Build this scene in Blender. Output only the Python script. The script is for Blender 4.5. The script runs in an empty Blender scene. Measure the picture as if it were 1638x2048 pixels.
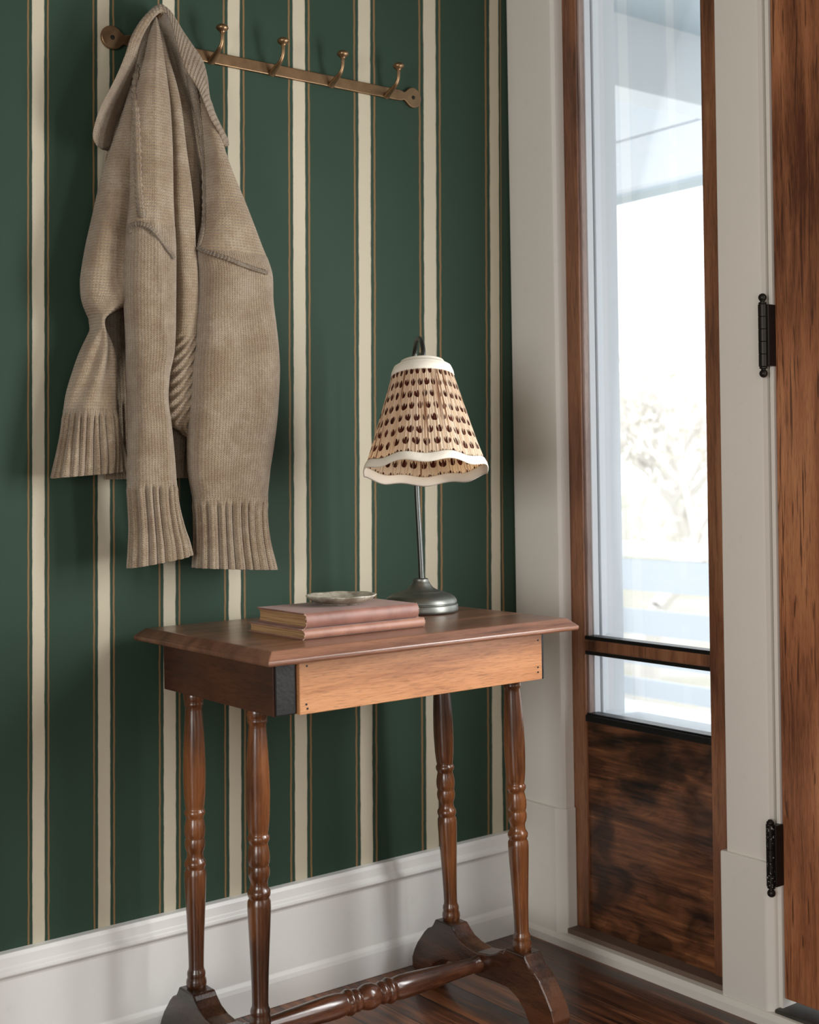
import bpy, bmesh, math, random
from mathutils import Vector, Matrix, noise
random.seed(7)
sc = bpy.context.scene
PI = math.pi

# ------------------------------------------------------------------ camera
CAM = Vector((-2.038, -2.254, 1.05))
YAW, PITCH, ROLL = [math.radians(a) for a in (37.6635, -0.2852, -0.9432)]
FPX, CXP, CYP = 2656.8, 819.0, 953.28
fw = Vector((math.sin(YAW)*math.cos(PITCH), math.cos(YAW)*math.cos(PITCH), math.sin(PITCH)))
rt0 = Vector((math.cos(YAW), -math.sin(YAW), 0)); up0 = rt0.cross(fw)
rt = rt0*math.cos(ROLL) + up0*math.sin(ROLL); up = -rt0*math.sin(ROLL) + up0*math.cos(ROLL)
cd = bpy.data.cameras.new('camera'); cam = bpy.data.objects.new('camera', cd); sc.collection.objects.link(cam)
m = Matrix.Identity(4)
for i in range(3):
    m[i][0] = rt[i]; m[i][1] = up[i]; m[i][2] = -fw[i]; m[i][3] = CAM[i]
cam.matrix_world = m
cd.sensor_fit = 'VERTICAL'; cd.sensor_height = 36.0; cd.sensor_width = 28.8
cd.lens = FPX/2048*36.0
cd.shift_y = -(1024-CYP)/2048.0
cd.clip_start = 0.05; cd.clip_end = 200
cd.dof.use_dof = True; cd.dof.focus_distance = 2.45; cd.dof.aperture_fstop = 4.5
sc.camera = cam

def ray(x, y): return rt*((x-CXP)/FPX) - up*((y-CYP)/FPX) + fw
def P(x, y, axis, val):
    """point on an axis-aligned plane of the room seen at a pixel"""
    d = ray(x, y); return CAM + d*((val-CAM[axis])/d[axis])
def PD(x, y, dep): return CAM + ray(x, y)*dep

# ------------------------------------------------------------------ world, lights, exposure
w = bpy.data.worlds.new('world'); sc.world = w; w.use_nodes = True
wb = w.node_tree.nodes['Background']; wb.inputs['Color'].default_value = (0.93, 0.97, 1.0, 1); wb.inputs['Strength'].default_value = 2.7
sc.view_settings.view_transform = 'Standard'; sc.view_settings.look = 'None'
sc.view_settings.exposure = 0.0; sc.view_settings.gamma = 1.0; sc.view_settings.use_curve_mapping = False
def area(name, loc, rot, sx, sy, power, col):
    l = bpy.data.lights.new(name, 'AREA'); l.shape = 'RECTANGLE'; l.size = sx; l.size_y = sy; l.energy = power; l.color = col
    o = bpy.data.objects.new(name, l); o.location = loc; o.rotation_euler = rot; sc.collection.objects.link(o); return o
# daylight through the glass of the front door, the second sidelight, and a window behind the camera
area('daylight_door_glass', (0.0, -1.12, 1.18), (0, math.radians(90), 0), 0.9, 0.45, 25, (1.0, 1.0, 0.99))
area('daylight_second_sidelight', (0.0, -2.1, 1.35), (0, math.radians(90), 0), 1.4, 0.4, 18, (1.0, 0.99, 0.97))
area('daylight_rear_window', (-2.3, -4.30, 1.25), (math.radians(90), 0, 0), 1.3, 1.2, 16, (1.0, 0.99, 0.97))
area('side_fill_light', (-4.25, -2.6, 1.2), (0, math.radians(-90), 0), 1.3, 1.3, 74, (1.0, 0.99, 0.97))  # unseen fill lamp, added to brighten the casings and door

# ------------------------------------------------------------------ node helpers
class N:
    def __init__(s, name):
        s.m = bpy.data.materials.new(name); s.m.use_nodes = True; s.t = s.m.node_tree; s.b = s.t.nodes['Principled BSDF']
        s.out = s.t.nodes['Material Output']; s._o = None; s._uv = None
    def n(s, typ, **kw):
        x = s.t.nodes.new(typ)
        for k, v in kw.items():
            if k == 'ins':
                for a, b in v.items():
                    if isinstance(b, bpy.types.NodeSocket): s.t.links.new(b, x.inputs[a])
                    else: x.inputs[a].default_value = b
            else: setattr(x, k, v)
        return x
    def link(s, a, b): s.t.links.new(a, b)
    def coord(s, which='Object'):
        return s.n('ShaderNodeTexCoord').outputs[which]
    def map(s, vec, scale=(1, 1, 1), loc=(0, 0, 0), rot=(0, 0, 0)):
        return s.n('ShaderNodeMapping', ins={'Vector': vec, 'Scale': scale, 'Location': loc, 'Rotation': rot}).outputs[0]
    def noise(s, vec, scale=5, detail=4, rough=.5, dist=0):
        return s.n('ShaderNodeTexNoise', ins={'Vector': vec, 'Scale': scale, 'Detail': detail, 'Roughness': rough, 'Distortion': dist}).outputs['Fac']
    def math(s, op, a, b=None, c=None, clamp=False):
        x = s.n('ShaderNodeMath', operation=op); x.use_clamp = clamp
        for i, v in enumerate((a, b, c)):
            if v is None: continue
            if isinstance(v, bpy.types.NodeSocket): s.link(v, x.inputs[i])
            else: x.inputs[i].default_value = v
        return x.outputs[0]
    def ramp(s, fac, stops, interp='LINEAR'):
        r = s.n('ShaderNodeValToRGB'); r.color_ramp.interpolation = interp
        e = r.color_ramp.elements
        while len(e) < len(stops): e.new(0.5)
        for i, (p, c) in enumerate(stops):
            e[i].position = p; e[i].color = (c[0], c[1], c[2], 1) if hasattr(c, '__len__') else (c, c, c, 1)
        s.link(fac, r.inputs[0]); return r.outputs[0]
    def mix(s, fac, a, b, mode='MIX'):
        x = s.n('ShaderNodeMix', data_type='RGBA', blend_type=mode)
        for i, v in ((0, fac), (6, a), (7, b)):
            if isinstance(v, bpy.types.NodeSocket): s.link(v, x.inputs[i])
            elif i == 0: x.inputs[0].default_value = v
            else: x.inputs[i].default_value = (*v, 1)
        return x.outputs[2]
    def sep(s, v): return s.n('ShaderNodeSeparateXYZ', ins={0: v}).outputs
    def comb(s, x, y, z):
        return s.n('ShaderNodeCombineXYZ', ins={0: x, 1: y, 2: z}).outputs[0]
    def bump(s, h, strength=.3, dist=.001, normal=None):
        i = {'Height': h, 'Strength': strength, 'Distance': dist}
        if normal is not None: i['Normal'] = normal
        return s.n('ShaderNodeBump', ins=i).outputs[0]
    def set(s, **kw):
        for k, v in kw.items():
            k = k.replace('_', ' ')
            if isinstance(v, bpy.types.NodeSocket): s.link(v, s.b.inputs[k])
            elif hasattr(v, '__len__') and len(v) == 3: s.b.inputs[k].default_value = (*v, 1)
            else: s.b.inputs[k].default_value = v
        return s.m
def C(r, g, b): return tuple(((x/255+.055)/1.055)**2.4 if x > 10 else x/255/12.92 for x in (r, g, b))

def wood(name, dark, mid, light, axis='Z', freq=60, rough=.4, stretch=14, pores=1.0, coat=0.0, warp=.35, blotch=.5, lines=0.0, seed=0):
    k = N(name); co = k.coord()
    a = {'X': 0, 'Y': 1, 'Z': 2}[axis]
    sc_ = [1.0, 1.0, 1.0]; sc_[a] = 1.0/stretch
    v = k.map(co, scale=sc_, loc=(seed*1.7, seed*.9, seed*.31))
    n1 = k.noise(v, scale=freq*.35, detail=5, rough=.55, dist=warp*2)
    fine = k.noise(v, scale=freq*5, detail=3, rough=.6)
    big = k.noise(k.map(co, scale=[1 if i != a else .4 for i in range(3)], loc=(seed, 0, 3)), scale=7, detail=2)
    f = k.math('ADD', k.math('MULTIPLY', n1, .75), k.math('MULTIPLY', fine, .25))
    f = k.math('ADD', f, k.math('MULTIPLY', k.math('SUBTRACT', big, .5), blotch))
    col = k.ramp(f, [(.30, dark), (.5, mid), (.68, light)])
    por = k.ramp(k.noise(v, scale=freq*9, detail=2), [(.34, .55), (.46, 1.0)])
    col = k.mix(.6*pores, col, k.mix(1.0, col, por, 'MULTIPLY'))
    if lines > 0:
        wv = k.n('ShaderNodeTexNoise', ins={'Vector': k.map(co, scale=[1 if i != a else 1.0/24 for i in range(3)], loc=(seed*2.1, 1, seed)), 'Scale': freq*1.5, 'Detail': 2.5, 'Distortion': 1.3}).outputs['Fac']
        ln = k.ramp(wv, [(.36, 1.0), (.41, 0.0)])
        col = k.mix(k.math('MULTIPLY', ln, lines), col, tuple(c*.6 for c in dark))
    r = k.math('ADD', rough-.08, k.math('MULTIPLY', fine, .16))
    k.set(Base_Color=col, Roughness=r, Normal=k.bump(fine, .25, .0006), Coat_Weight=coat, Coat_Roughness=.25)
    return k.m
def paint(name, col, rough=.45, var=.04, bump=.15, dirt=0.0):
    k = N(name); co = k.coord()
    n1 = k.noise(co, scale=3.5, detail=4); n2 = k.noise(co, scale=160, detail=3)
    c2 = tuple(max(0, c*(1-var*4)) for c in col)
    base = k.mix(k.math('MULTIPLY', n1, .6), col, c2)
    if dirt > 0:
        d = k.ramp(k.noise(co, scale=26, detail=6, rough=.7), [(.60, 0.0), (.72, 1.0)])
        base = k.mix(k.math('MULTIPLY', d, dirt), base, tuple(c*.55 for c in col))
    k.set(Base_Color=base, Roughness=rough, Normal=k.bump(n2, bump, .0008)); return k.m
def metal(name, col, rough=.35, var=.3, metallic=1.0, scale=40):
    k = N(name); co = k.coord(); n1 = k.noise(co, scale=scale, detail=5, rough=.6)
    k.set(Base_Color=k.mix(n1, tuple(c*(1-var) for c in col), col), Metallic=metallic,
          Roughness=k.math('ADD', rough, k.math('MULTIPLY', k.math('SUBTRACT', n1, .5), .25)), Normal=k.bump(n1, .12, .0006)); return k.m

# ------------------------------------------------------------------ mesh helpers
def mk(name, verts, faces, mat, parent=None, smooth=False, uvs=None, sharp=None):
    me = bpy.data.meshes.new(name); me.from_pydata([tuple(v) for v in verts], [], faces); me.update()
    if mat: me.materials.append(mat)
    if uvs is not None:
        l = me.uv_layers.new(name='UVMap')
        for p in me.polygons:
            for li in p.loop_indices: l.data[li].uv = uvs[me.loops[li].vertex_index]
    bm = bmesh.new(); bm.from_mesh(me); bmesh.ops.recalc_face_normals(bm, faces=bm.faces); bm.to_mesh(me); bm.free()
    if smooth:
        for p in me.polygons: p.use_smooth = True
        if sharp is not None: me.set_sharp_from_angle(angle=math.radians(sharp))
    o = bpy.data.objects.new(name, me); sc.collection.objects.link(o)
    if parent is not None:
        o.parent = parent; o.matrix_parent_inverse = Matrix.Translation(-parent.location)
    return o
def place_origin(o, loc):
    """move a mesh object's origin to its own base without moving its shape"""
    loc = Vector(loc); o.data.transform(Matrix.Translation(-loc)); o.location = loc
def bevel(o, wd, seg=2, ang=35):
    b = o.modifiers.new('bevel', 'BEVEL'); b.width = wd; b.segments = seg; b.limit_method = 'ANGLE'; b.angle_limit = math.radians(ang)
    b.harden_normals = False; return o
class MB:
    def __init__(s): s.v = []; s.f = []; s.uv = []
    def box(s, x0, x1, y0, y1, z0, z1):
        b = len(s.v); s.v += [(x, y, z) for x in (x0, x1) for y in (y0, y1) for z in (z0, z1)]
        s.f += [[b+i for i in q] for q in ((0, 1, 3, 2), (4, 6, 7, 5), (0, 4, 5, 1), (2, 3, 7, 6), (0, 2, 6, 4), (1, 5, 7, 3))]; return s
    def prism(s, pts, a0, a1, axis):
        """extrude a closed 2D outline along an axis"""
        b = len(s.v); n = len(pts)
        for a in (a0, a1):
            for (u, w_) in pts:
                s.v.append({0: (a, u, w_), 1: (u, a, w_), 2: (u, w_, a)}[axis])
        s.f.append([b+i for i in range(n)]); s.f.append([b+n+i for i in reversed(range(n))])
        for i in range(n): j = (i+1) % n; s.f.append([b+i, b+j, b+n+j, b+n+i])
        return s
    def lathe(s, prof, base, top_dir=(0, 0, 1), seg=32, cap=True):
        d = Vector(top_dir).normalized(); base = Vector(base)
        q = d.to_track_quat('Z', 'Y').to_matrix() if abs(d.z) < .9999 else Matrix.Identity(3)
        b = len(s.v); n = len(prof)
        for (r, h) in prof:
            for i in range(seg):
                t = 2*PI*i/seg; s.v.append(tuple(base + d*h + q @ Vector((r*math.cos(t), r*math.sin(t), 0))))
        for j in range(n-1):
            for i in range(seg):
                k = (i+1) % seg; s.f.append([b+j*seg+i, b+j*seg+k, b+(j+1)*seg+k, b+(j+1)*seg+i])
        if cap:
            s.f.append([b+i for i in range(seg)]); s.f.append([b+(n-1)*seg+i for i in reversed(range(seg))])
        return s
    def tube(s, pts, rad, seg=12, flat=1.0):
        pts = [Vector(p) for p in pts]; n = len(pts); rr = rad if hasattr(rad, '__len__') else [rad]*n
        b = len(s.v); up_ = Vector((0, 0, 1)); prev = None
        for i, p in enumerate(pts):
            t = (pts[min(i+1, n-1)]-pts[max(i-1, 0)]).normalized()
            if prev is None:
                a = t.cross(up_); a = a if a.length > 1e-3 else t.cross(Vector((1, 0, 0)))
            else: a = prev - t*prev.dot(t)
            a.normalize(); prev = a; c = t.cross(a)
            for k in range(seg):
                th = 2*PI*k/seg; s.v.append(tuple(p + a*math.cos(th)*rr[i] + c*math.sin(th)*rr[i]*flat))
        for i in range(n-1):
            for k in range(seg):
                k2 = (k+1) % seg; s.f.append([b+i*seg+k, b+i*seg+k2, b+(i+1)*seg+k2, b+(i+1)*seg+k])
        s.f.append([b+k for k in range(seg)]); s.f.append([b+(n-1)*seg+k for k in reversed(range(seg))]); return s
    def build(s, name, mat, parent=None, smooth=False, sharp=40):
        return mk(name, s.v, s.f, mat, parent, smooth, None, sharp if smooth else None)
def crv(pts, n):
    """Catmull-Rom through tuples of any length, n samples"""
    out = []; m_ = len(pts)-1
    for i in range(n):
        t = i/(n-1)*m_; k = min(int(t), m_-1); f = t-k
        p0, p1, p2, p3 = pts[max(k-1, 0)], pts[k], pts[k+1], pts[min(k+2, m_)]
        out.append(tuple(.5*((2*b)+(-a+c)*f+(2*a-5*b+4*c-d)*f*f+(-a+3*b-3*c+d)*f**3) for a, b, c, d in zip(p0, p1, p2, p3)))
    return out
def struct(o): o['kind'] = 'structure'; return o
def tag(o, label, cat, group=None):
    o['label'] = label; o['category'] = cat
    if group: o['group'] = group
    return o
def empty(name, loc, label, cat, group=None):
    o = bpy.data.objects.new(name, None); o.location = loc; o.empty_display_size = .05; sc.collection.objects.link(o)
    return tag(o, label, cat, group)
bx = lambda *a: MB().box(*a)

# ------------------------------------------------------------------ materials
M_trim = paint('painted_trim', C(234, 229, 220), .42, .02, .15, dirt=.12)
M_base = paint('painted_baseboard', C(238, 238, 234), .38, .03, .12, dirt=.10)
M_room = paint('plain_plaster', C(128, 121, 110), .8)
M_out = paint('exterior_white_paint', (.80, .84, .88), .6, .01, .05)
M_frame = wood('sidelight_wood', C(66, 38, 24), C(138, 90, 62), C(172, 122, 88), 'Z', 60, .38, 16, lines=.35, coat=.15)
M_reveal = wood('weathered_reveal_wood', C(120, 98, 90), C(165, 142, 134), C(190, 170, 160), 'Z', 70, .5, 16)
M_door = wood('oak_door_wood', C(92, 48, 28), C(166, 106, 70), C(196, 134, 92), 'Z', 85, .38, 16, lines=.8, coat=.15, seed=3)
M_table = wood('table_top_wood', C(68, 42, 30), C(120, 80, 60), C(144, 100, 76), 'X', 70, .33, 14, blotch=.35, coat=.35, seed=5)
M_leg = wood('turned_leg_wood', C(32, 18, 10), C(78, 44, 23), C(132, 80, 43), 'Z', 40, .24, 9, pores=.3, blotch=1.1, coat=.5, seed=2)
M_foot = wood('foot_wood', C(26, 15, 9), C(60, 35, 21), C(98, 60, 37), 'Y', 60, .28, 8, pores=.4, blotch=.9, coat=.4, seed=8)
M_str = wood('stretcher_wood', C(32, 18, 12), C(78, 45, 29), C(122, 76, 52), 'X', 60, .20, 8, pores=.4, blotch=.8, coat=.6, seed=4)
M_drawer = wood('drawer_front_wood', C(138, 84, 50), C(184, 126, 82), C(202, 146, 100), 'X', 60, .42, 13, blotch=.3, seed=6)
M_end = wood('table_end_wood', C(30, 17, 12), C(66, 38, 27), C(92, 52, 34), 'Y', 50, .35, 8, blotch=.8, coat=.3, seed=9)
M_black = paint('blackened_wood', C(15, 15, 15), .4, .1, .35)
M_iron = metal('dark_iron', C(58, 54, 50), .42, .5, .85)
k = N('flecked_iron'); co = k.coord(); fl = k.ramp(k.noise(co, scale=230, detail=4, rough=.65), [(.60, 0.0), (.64, 1.0)])
k.set(Base_Color=k.mix(fl, C(30, 28, 27), C(190, 188, 180)), Roughness=.38, Metallic=k.math('SUBTRACT', .7, k.math('MULTIPLY', fl, .7))); M_fleck = k.m
M_brass = metal('aged_brass', C(158, 128, 96), .36, .45, .9, 60)
M_pewter = metal('brushed_pewter', C(134, 136, 130), .44, .18, 1.0, 30)
M_stem = metal('darkened_pewter', C(96, 98, 96), .36, .2, 1.0, 30)
M_sill = paint('worn_sill', C(124, 102, 88), .6, .12, .4, dirt=.4)
M_thresh = metal('tarnished_threshold', C(98, 96, 90), .5, .6, .6, 25)

# ------------------------------------------------------------------ wallpaper
k = N('striped_wallpaper')
uv = k.sep(k.coord('UV')); obj = k.coord()
wob = k.noise(k.map(obj, scale=(6, 1, 22)), scale=1.0, detail=3, rough=.6)
wob2 = k.noise(k.map(obj, scale=(9, 1, 24), loc=(4, 2, 7)), scale=1.0, detail=3, rough=.6)
u = k.math('FRACT', uv[0])
ue = k.math('ADD', u, k.math('MULTIPLY', k.math('SUBTRACT', wob, .5), .026))
ug = k.math('ADD', u, k.math('MULTIPLY', k.math('SUBTRACT', wob2, .5), .026))
def band(x, c, hw, soft=.008):
    d = k.math('ABSOLUTE', k.math('SUBTRACT', x, c))
    return k.n('ShaderNodeMapRange', ins={'Value': d, 'From Min': hw-soft, 'From Max': hw+soft, 'To Min': 1.0, 'To Max': 0.0}).outputs[0]
creamm = band(ue, .50, .092)
gold = k.math('MAXIMUM', band(ug, .347, .0125, .006), band(ug, .650, .0125, .006))
edge = k.math('MAXIMUM', band(ue, .402, .009, .006), band(ue, .598, .009, .006))
fine = k.noise(obj, scale=900, detail=2)
green = k.mix(k.noise(obj, scale=3, detail=2), C(41, 63, 49), C(48, 70, 55))
col = k.mix(k.math('MULTIPLY', edge, .6), green, C(34, 52, 45))
col = k.mix(gold, col, C(136, 106, 70))
col = k.mix(creamm, col, k.mix(fine, C(192, 182, 158), C(208, 199, 177)))
col = k.mix(.25, col, k.mix(1.0, col, k.ramp(fine, [(.3, .5), (.7, 1.0)]), 'MULTIPLY'))
k.set(Base_Color=col, Roughness=.72, Normal=k.bump(fine, .12, .0004), Specular_IOR_Level=.3)
M_wall = k.m
ctr_top = [76.0, 206.4, 336.9, 467.1, 597.2, 728.0, 858.3, 990.5]
ctr_bot = [76.8, 208.0, 339.3, 470.2, 601.8, 732.8, 864.4, 996.5]
cols = []
for i, (a, b) in enumerate(zip(ctr_top, ctr_bot)):
    p, q = P(a, 100, 1, 0), P(b, 1600, 1, 0); s_ = (p.x-q.x)/(p.z-q.z); cols.append((i+.5, q.x, q.z, s_))
def wx(c, z): return c[1]+c[3]*(z-c[2])
lst = [(-.5-j+.0, cols[0][1]-.118*(j+1), cols[0][2], cols[0][3]*(1 if j < 3 else 0)) for j in range(26)][::-1]
allc = lst + cols
z0, z1 = 0.0, 2.6; V = []; UV = []; F = []
last = cols[-1]; dx = last[1]-cols[-2][1]
ext = (last[0]+.5, last[1]+dx*.53, last[2], 0)
allc.append((last[0] + (0.02-last[1])/dx, 0.02, last[2], 0))
for c in allc:
    for z in (z0, z1): V.append((wx(c, z), 0, z)); UV.append((c[0], z))
for i in range(len(allc)-1): b = 2*i; F.append([b, b+2, b+3, b+1])
nb = len(V)
for v in list(V): V.append((v[0], .1, v[2])); UV.append((0, 0))
for i in range(len(allc)-1): b = 2*i; F.append([b+nb, b+1+nb, b+3+nb, b+2+nb]); F.append([b+1, b+3, b+3+nb, b+1+nb]); F.append([b, b+2, b+2+nb, b+nb])
struct(mk('wall_left', V, F, M_wall, uvs=UV))

# ------------------------------------------------------------------ floor
k = N('floor_boards'); co = k.coord(); s3 = k.sep(co)
bw = .083
bi = k.math('FLOOR', k.math('DIVIDE', s3[0], bw)); bf = k.math('FRACT', k.math('DIVIDE', s3[0], bw))
shift = k.math('MULTIPLY', bi, 3.37)
v = k.comb(k.math('ADD', s3[0], shift), k.math('MULTIPLY', s3[1], .07), 0.0)
g1 = k.noise(v, scale=38, detail=5, rough=.6, dist=.8); g2 = k.noise(v, scale=260, detail=2)
rnd = k.n('ShaderNodeTexWhiteNoise', noise_dimensions='1D', ins={'W': bi}).outputs[0]
f = k.math('ADD', k.math('MULTIPLY', g1, .8), k.math('MULTIPLY', g2, .2)); f = k.math('ADD', f, k.math('MULTIPLY', k.math('SUBTRACT', rnd, .5), .16))
col = k.ramp(f, [(.32, C(34, 17, 10)), (.48, C(92, 52, 30)), (.64, C(150, 94, 58))])
gap = k.ramp(k.math('MINIMUM', bf, k.math('SUBTRACT', 1.0, bf)), [(.008, 0.05), (.022, 1.0)])
col = k.mix(1.0, col, gap, 'MULTIPLY')
k.set(Base_Color=col, Roughness=k.math('ADD', .24, k.math('MULTIPLY', g1, .22)), Normal=k.bump(k.math('ADD', gap, k.math('MULTIPLY', g2, .2)), .4, .001), Coat_Weight=.2)
M_floor = k.m
struct(bx(-4.3, .12, -4.5, .1, -.06, 0).build('floor', M_floor))
struct(bx(-4.3, .3, -4.5, .1, 2.6, 2.7).build('ceiling', M_room))
struct(bx(-4.4, -4.3, -4.5, .1, 0, 2.6).build('wall_far_side', M_room))
struct(bx(-4.3, .3, -4.6, -4.5, 0, 2.6).build('wall_rear', M_room))

# baseboard along the papered wall
prof = [(0, 0), (-.022, 0), (-.022, .048), (-.020, .056), (-.0165, .064), (-.0165, .182), (-.018, .188), (-.024, .190), (-.027, .194), (-.026, .200), (-.020, .206), (-.018, .222), (-.015, .229), (0, .230)]
o = struct(MB().prism(prof, -4.3, -.004, 0).build('baseboard_left', M_base)); bevel(o, .0012, 2, 20)

# ------------------------------------------------------------------ front wall: casings, sidelight, door
def casing(name, ya, yb, zb, far):
    pts = [(.035, ya), (0.004, ya), (0, ya-.004), (0, yb+.010), (.002, yb+.004), (.010, yb), (.035, yb)]
    o = struct(MB().prism(pts, zb, 2.6, 2).build(name, M_trim, smooth=True, sharp=25)); return o
casing('trim_1', .0, -.146, .28, True)
o = struct(MB().prism([(.035, -.012), (-.008, -.012), (-.008, -.128), (.004, -.152), (.035, -.152)], .0, .300, 2).build('trim_2', M_trim)); bevel(o, .004, 3)
casing('trim_3', -.593, -.699, .28, True)
o = struct(MB().prism([(.035, -.583), (-.006, -.583), (-.006, -.690), (.004, -.704), (.035, -.704)], .024, .306, 2).build('trim_4', M_trim)); bevel(o, .004, 3)
# thin white door stop between casing and door
struct(bevel(bx(.012, .06, -.7115, -.7035, .02, 2.6).build('trim_5', M_trim), .001))
# white shoe moulding at the floor
o = struct(MB().prism([(-.014, 0), (-.014, .016), (-.008, .026), (.004, .028), (.03, .028), (.03, 0)], -4.5, -.0, 1).build('baseboard_right', M_trim, smooth=True, sharp=30))
# solid wall above/around beyond the door, unseen side
struct(bx(.02, .083, -.119, .1, 0, 2.6).build('wall_right', M_room))
# worn sill in front of the sidelight panel
k_ = struct(bevel(bx(.004, .060, -.590, -.13, .004, .0385).build('trim_6', M_sill), .0015))
# threshold at the door
struct(bevel(bx(-.002, .09, -1.62, -.702, .0, .034).build('trim_7', M_thresh), .004, 3))

# sidelight: two stiles, bottom panel, bars, glass
XS = .036
swirl = N('figured_panel_wood'); co = swirl.coord(); v = swirl.map(co, scale=(1, .33, 2.1), rot=(math.radians(-8), 0, 0))
n0 = swirl.noise(v, scale=7, detail=5, rough=.55, dist=1.6); n1 = swirl.noise(swirl.map(co, scale=(1, .08, 1.3)), scale=120, detail=3)
nb_ = swirl.noise(swirl.map(co, scale=(1, .8, 1.2), loc=(0, .4, 2)), scale=9, detail=3, dist=.7)
ring = swirl.math('FRACT', swirl.math('MULTIPLY', n0, 7.0))
f = swirl.math('ADD', swirl.math('MULTIPLY', n0, .7), swirl.math('MULTIPLY', n1, .3))
col = swirl.ramp(f, [(.34, C(34, 19, 12)), (.45, C(90, 54, 34)), (.55, C(128, 80, 50)), (.66, C(158, 104, 68))])
col = swirl.mix(.55, col, swirl.mix(1.0, col, swirl.ramp(ring, [(0, .35), (.12, 1.0), (.9, .9), (1, .45)]), 'MULTIPLY'))
col = swirl.mix(.85, col, swirl.mix(1.0, col, swirl.ramp(nb_, [(.38, .14), (.54, 1.0)]), 'MULTIPLY'))
swirl.set(Base_Color=col, Roughness=.36, Coat_Weight=.15, Normal=swirl.bump(n1, .2, .0006)); M_panel = swirl.m
g = N('clear_glass'); tr = g.n('ShaderNodeBsdfTransparent'); gl = g.n('ShaderNodeBsdfGlossy', ins={'Roughness': .02})
fr = g.n('ShaderNodeFresnel', ins={'IOR': 1.45}); mx = g.n('ShaderNodeMixShader', ins={0: g.math('MULTIPLY', fr.outputs[0], .3), 1: tr.outputs[0], 2: gl.outputs[0]})
g.link(mx.outputs[0], g.out.inputs['Surface']); M_glass = g.m

wn = bpy.data.objects.new('window_1', None); wn.location = (XS, -.35, .04); sc.collection.objects.link(wn); struct(wn)
def part(name, mb, mat, parent=wn, bv=.0015, **kw):
    o = mb.build(name, mat, parent, **kw)
    if bv: bevel(o, bv, 2)
    return o
part('stile', bx(XS, XS+.008, -.184, -.120, .038, 2.6), M_frame)
part('stile', bx(XS, XS+.034, -.600, -.531, .038, 2.6), M_frame)
part('bottom_rail', bx(XS+.004, XS+.034, -.531, -.184, .500, .512), M_black)
part('glazing_bar', MB().prism([(XS+.004, .678), (XS+.034, .678), (XS+.034, .645), (XS+.004, .645), (XS-.001, .652), (XS-.001, .670)], -.531, -.184, 1), M_frame)
part('glazing_edge', bx(XS+.001, XS+.03, -.531, -.184, .6725, .6815), M_black, bv=.001)
part('glazing_edge', bx(XS+.001, XS+.03, -.531, -.184, .6405, .649), M_black, bv=.001)
part('glazing_edge', bx(XS-.001, XS+.03, -.531, -.184, .494, .508), M_black, bv=.001)
part('panel', bx(XS+.006, XS+.030, -.531, -.184, .038, .494), M_panel, bv=0)
part('reveal', bx(XS+.036, XS+.062, -.600, -.200, 2.45, 2.6), M_reveal)
part('reveal', bx(XS+.0085, XS+.0225, -.1885, -.120, .494, 2.6), M_reveal, bv=.001)
part('outer_reveal', bx(XS+.0235, XS+.041, -.1905, -.120, .494, 2.6), M_out, bv=.001)
part('glass', bx(XS+.0415, XS+.0455, -.600, -.15, .49, 2.6), M_glass, bv=0)
part('outer_sill', bx(XS+.047, XS+.16, -.600, -.192, .44, .497), M_out, bv=.001)
# exterior jamb on both sides of the opening
struct(bx(.084, .1515, -.1915, -.1, -.2, 2.7).build('trim_8', M_out))
struct(bx(.122, .215, -.720, -.598, -.2, 2.7).build('trim_9', M_out))
struct(bx(.071, .121, -.700, -.603, .0, 2.6).build('wall_pier', M_out))
struct(bx(.071, .2, -.600, -.12, -.2, .438).build('wall_below_window', M_out))

# door
dr = bpy.data.objects.new('door_1', None); dr.location = (.02, -.712, .036); sc.collection.objects.link(dr); struct(dr)
part('stile', bx(.016, .058, -.86, -.7135, .052, 2.6), M_door, dr)
part('stile', bx(.016, .058, -1.60, -1.46, .052, 2.6), M_door, dr)
part('bottom_rail', bx(.017, .057, -1.46, -.86, .052, .72), M_door, dr)
part('top_rail', bx(.017, .057, -1.46, -.86, 2.1, 2.6), M_door, dr)
part('glass', bx(.034, .038, -1.46, -.86, .72, 2.1), M_glass, dr, bv=0)
struct(bx(.02, .12, -2.9, -1.62, 0, .6).build('wall_right_low', M_room)); struct(bx(.02, .12, -4.5, -2.35, .6, 2.6).build('wall_right_end', M_room)); struct(bx(.02, .12, -1.88, -1.62, .6, 2.6).build('wall_right_pier', M_room))
def hinge(zc, lab, worn):
    t = empty('door_hinge', (-.006, -.712, zc-.075), lab, 'hinge')
    y, x = -.7035, -.0065
    h = .116
    mb = MB(); r = .0085; zs = [zc-h/2+i*h/5 for i in range(6)]
    pr_ = []
    for i in range(5): pr_ += [(r-.0008, zs[i]), (r, zs[i]+.0008), (r, zs[i+1]-.0008), (r-.0008, zs[i+1])]
    mb.lathe([(a, b-zc) for a, b in pr_], (x, y, zc), seg=20); mb.build('knuckle_barrel', M_fleck if worn else M_iron, t, True, 40)
    for sgn, nm in ((1, 'finial'), (-1, 'finial')):
        b0 = h/2
        pf = [(.006, 0), (.0075, .001), (.0075, .003), (.0045, .0045), (.0045, .006)] + [(.0078*math.sin(a), .0125-.0078*math.cos(a)) for a in [PI*q/10 for q in range(2, 10)]] + [(.0003, .0203)]
        if worn and sgn > 0: pf = [(.006, 0), (.0072, .001), (.0072, .004), (.005, .006), (.004, .008), (.0005, .009)]
        MB().lathe(pf, (x, y, zc+sgn*b0), (0, 0, sgn), 16).build('finial', M_iron, t, True, 50)
    bevel(bx(-.007, .015, -.7165, -.7135 +.008, zc-h/2+.001, zc+h/2-.001).build('leaf', M_iron, t), .001)
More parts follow.
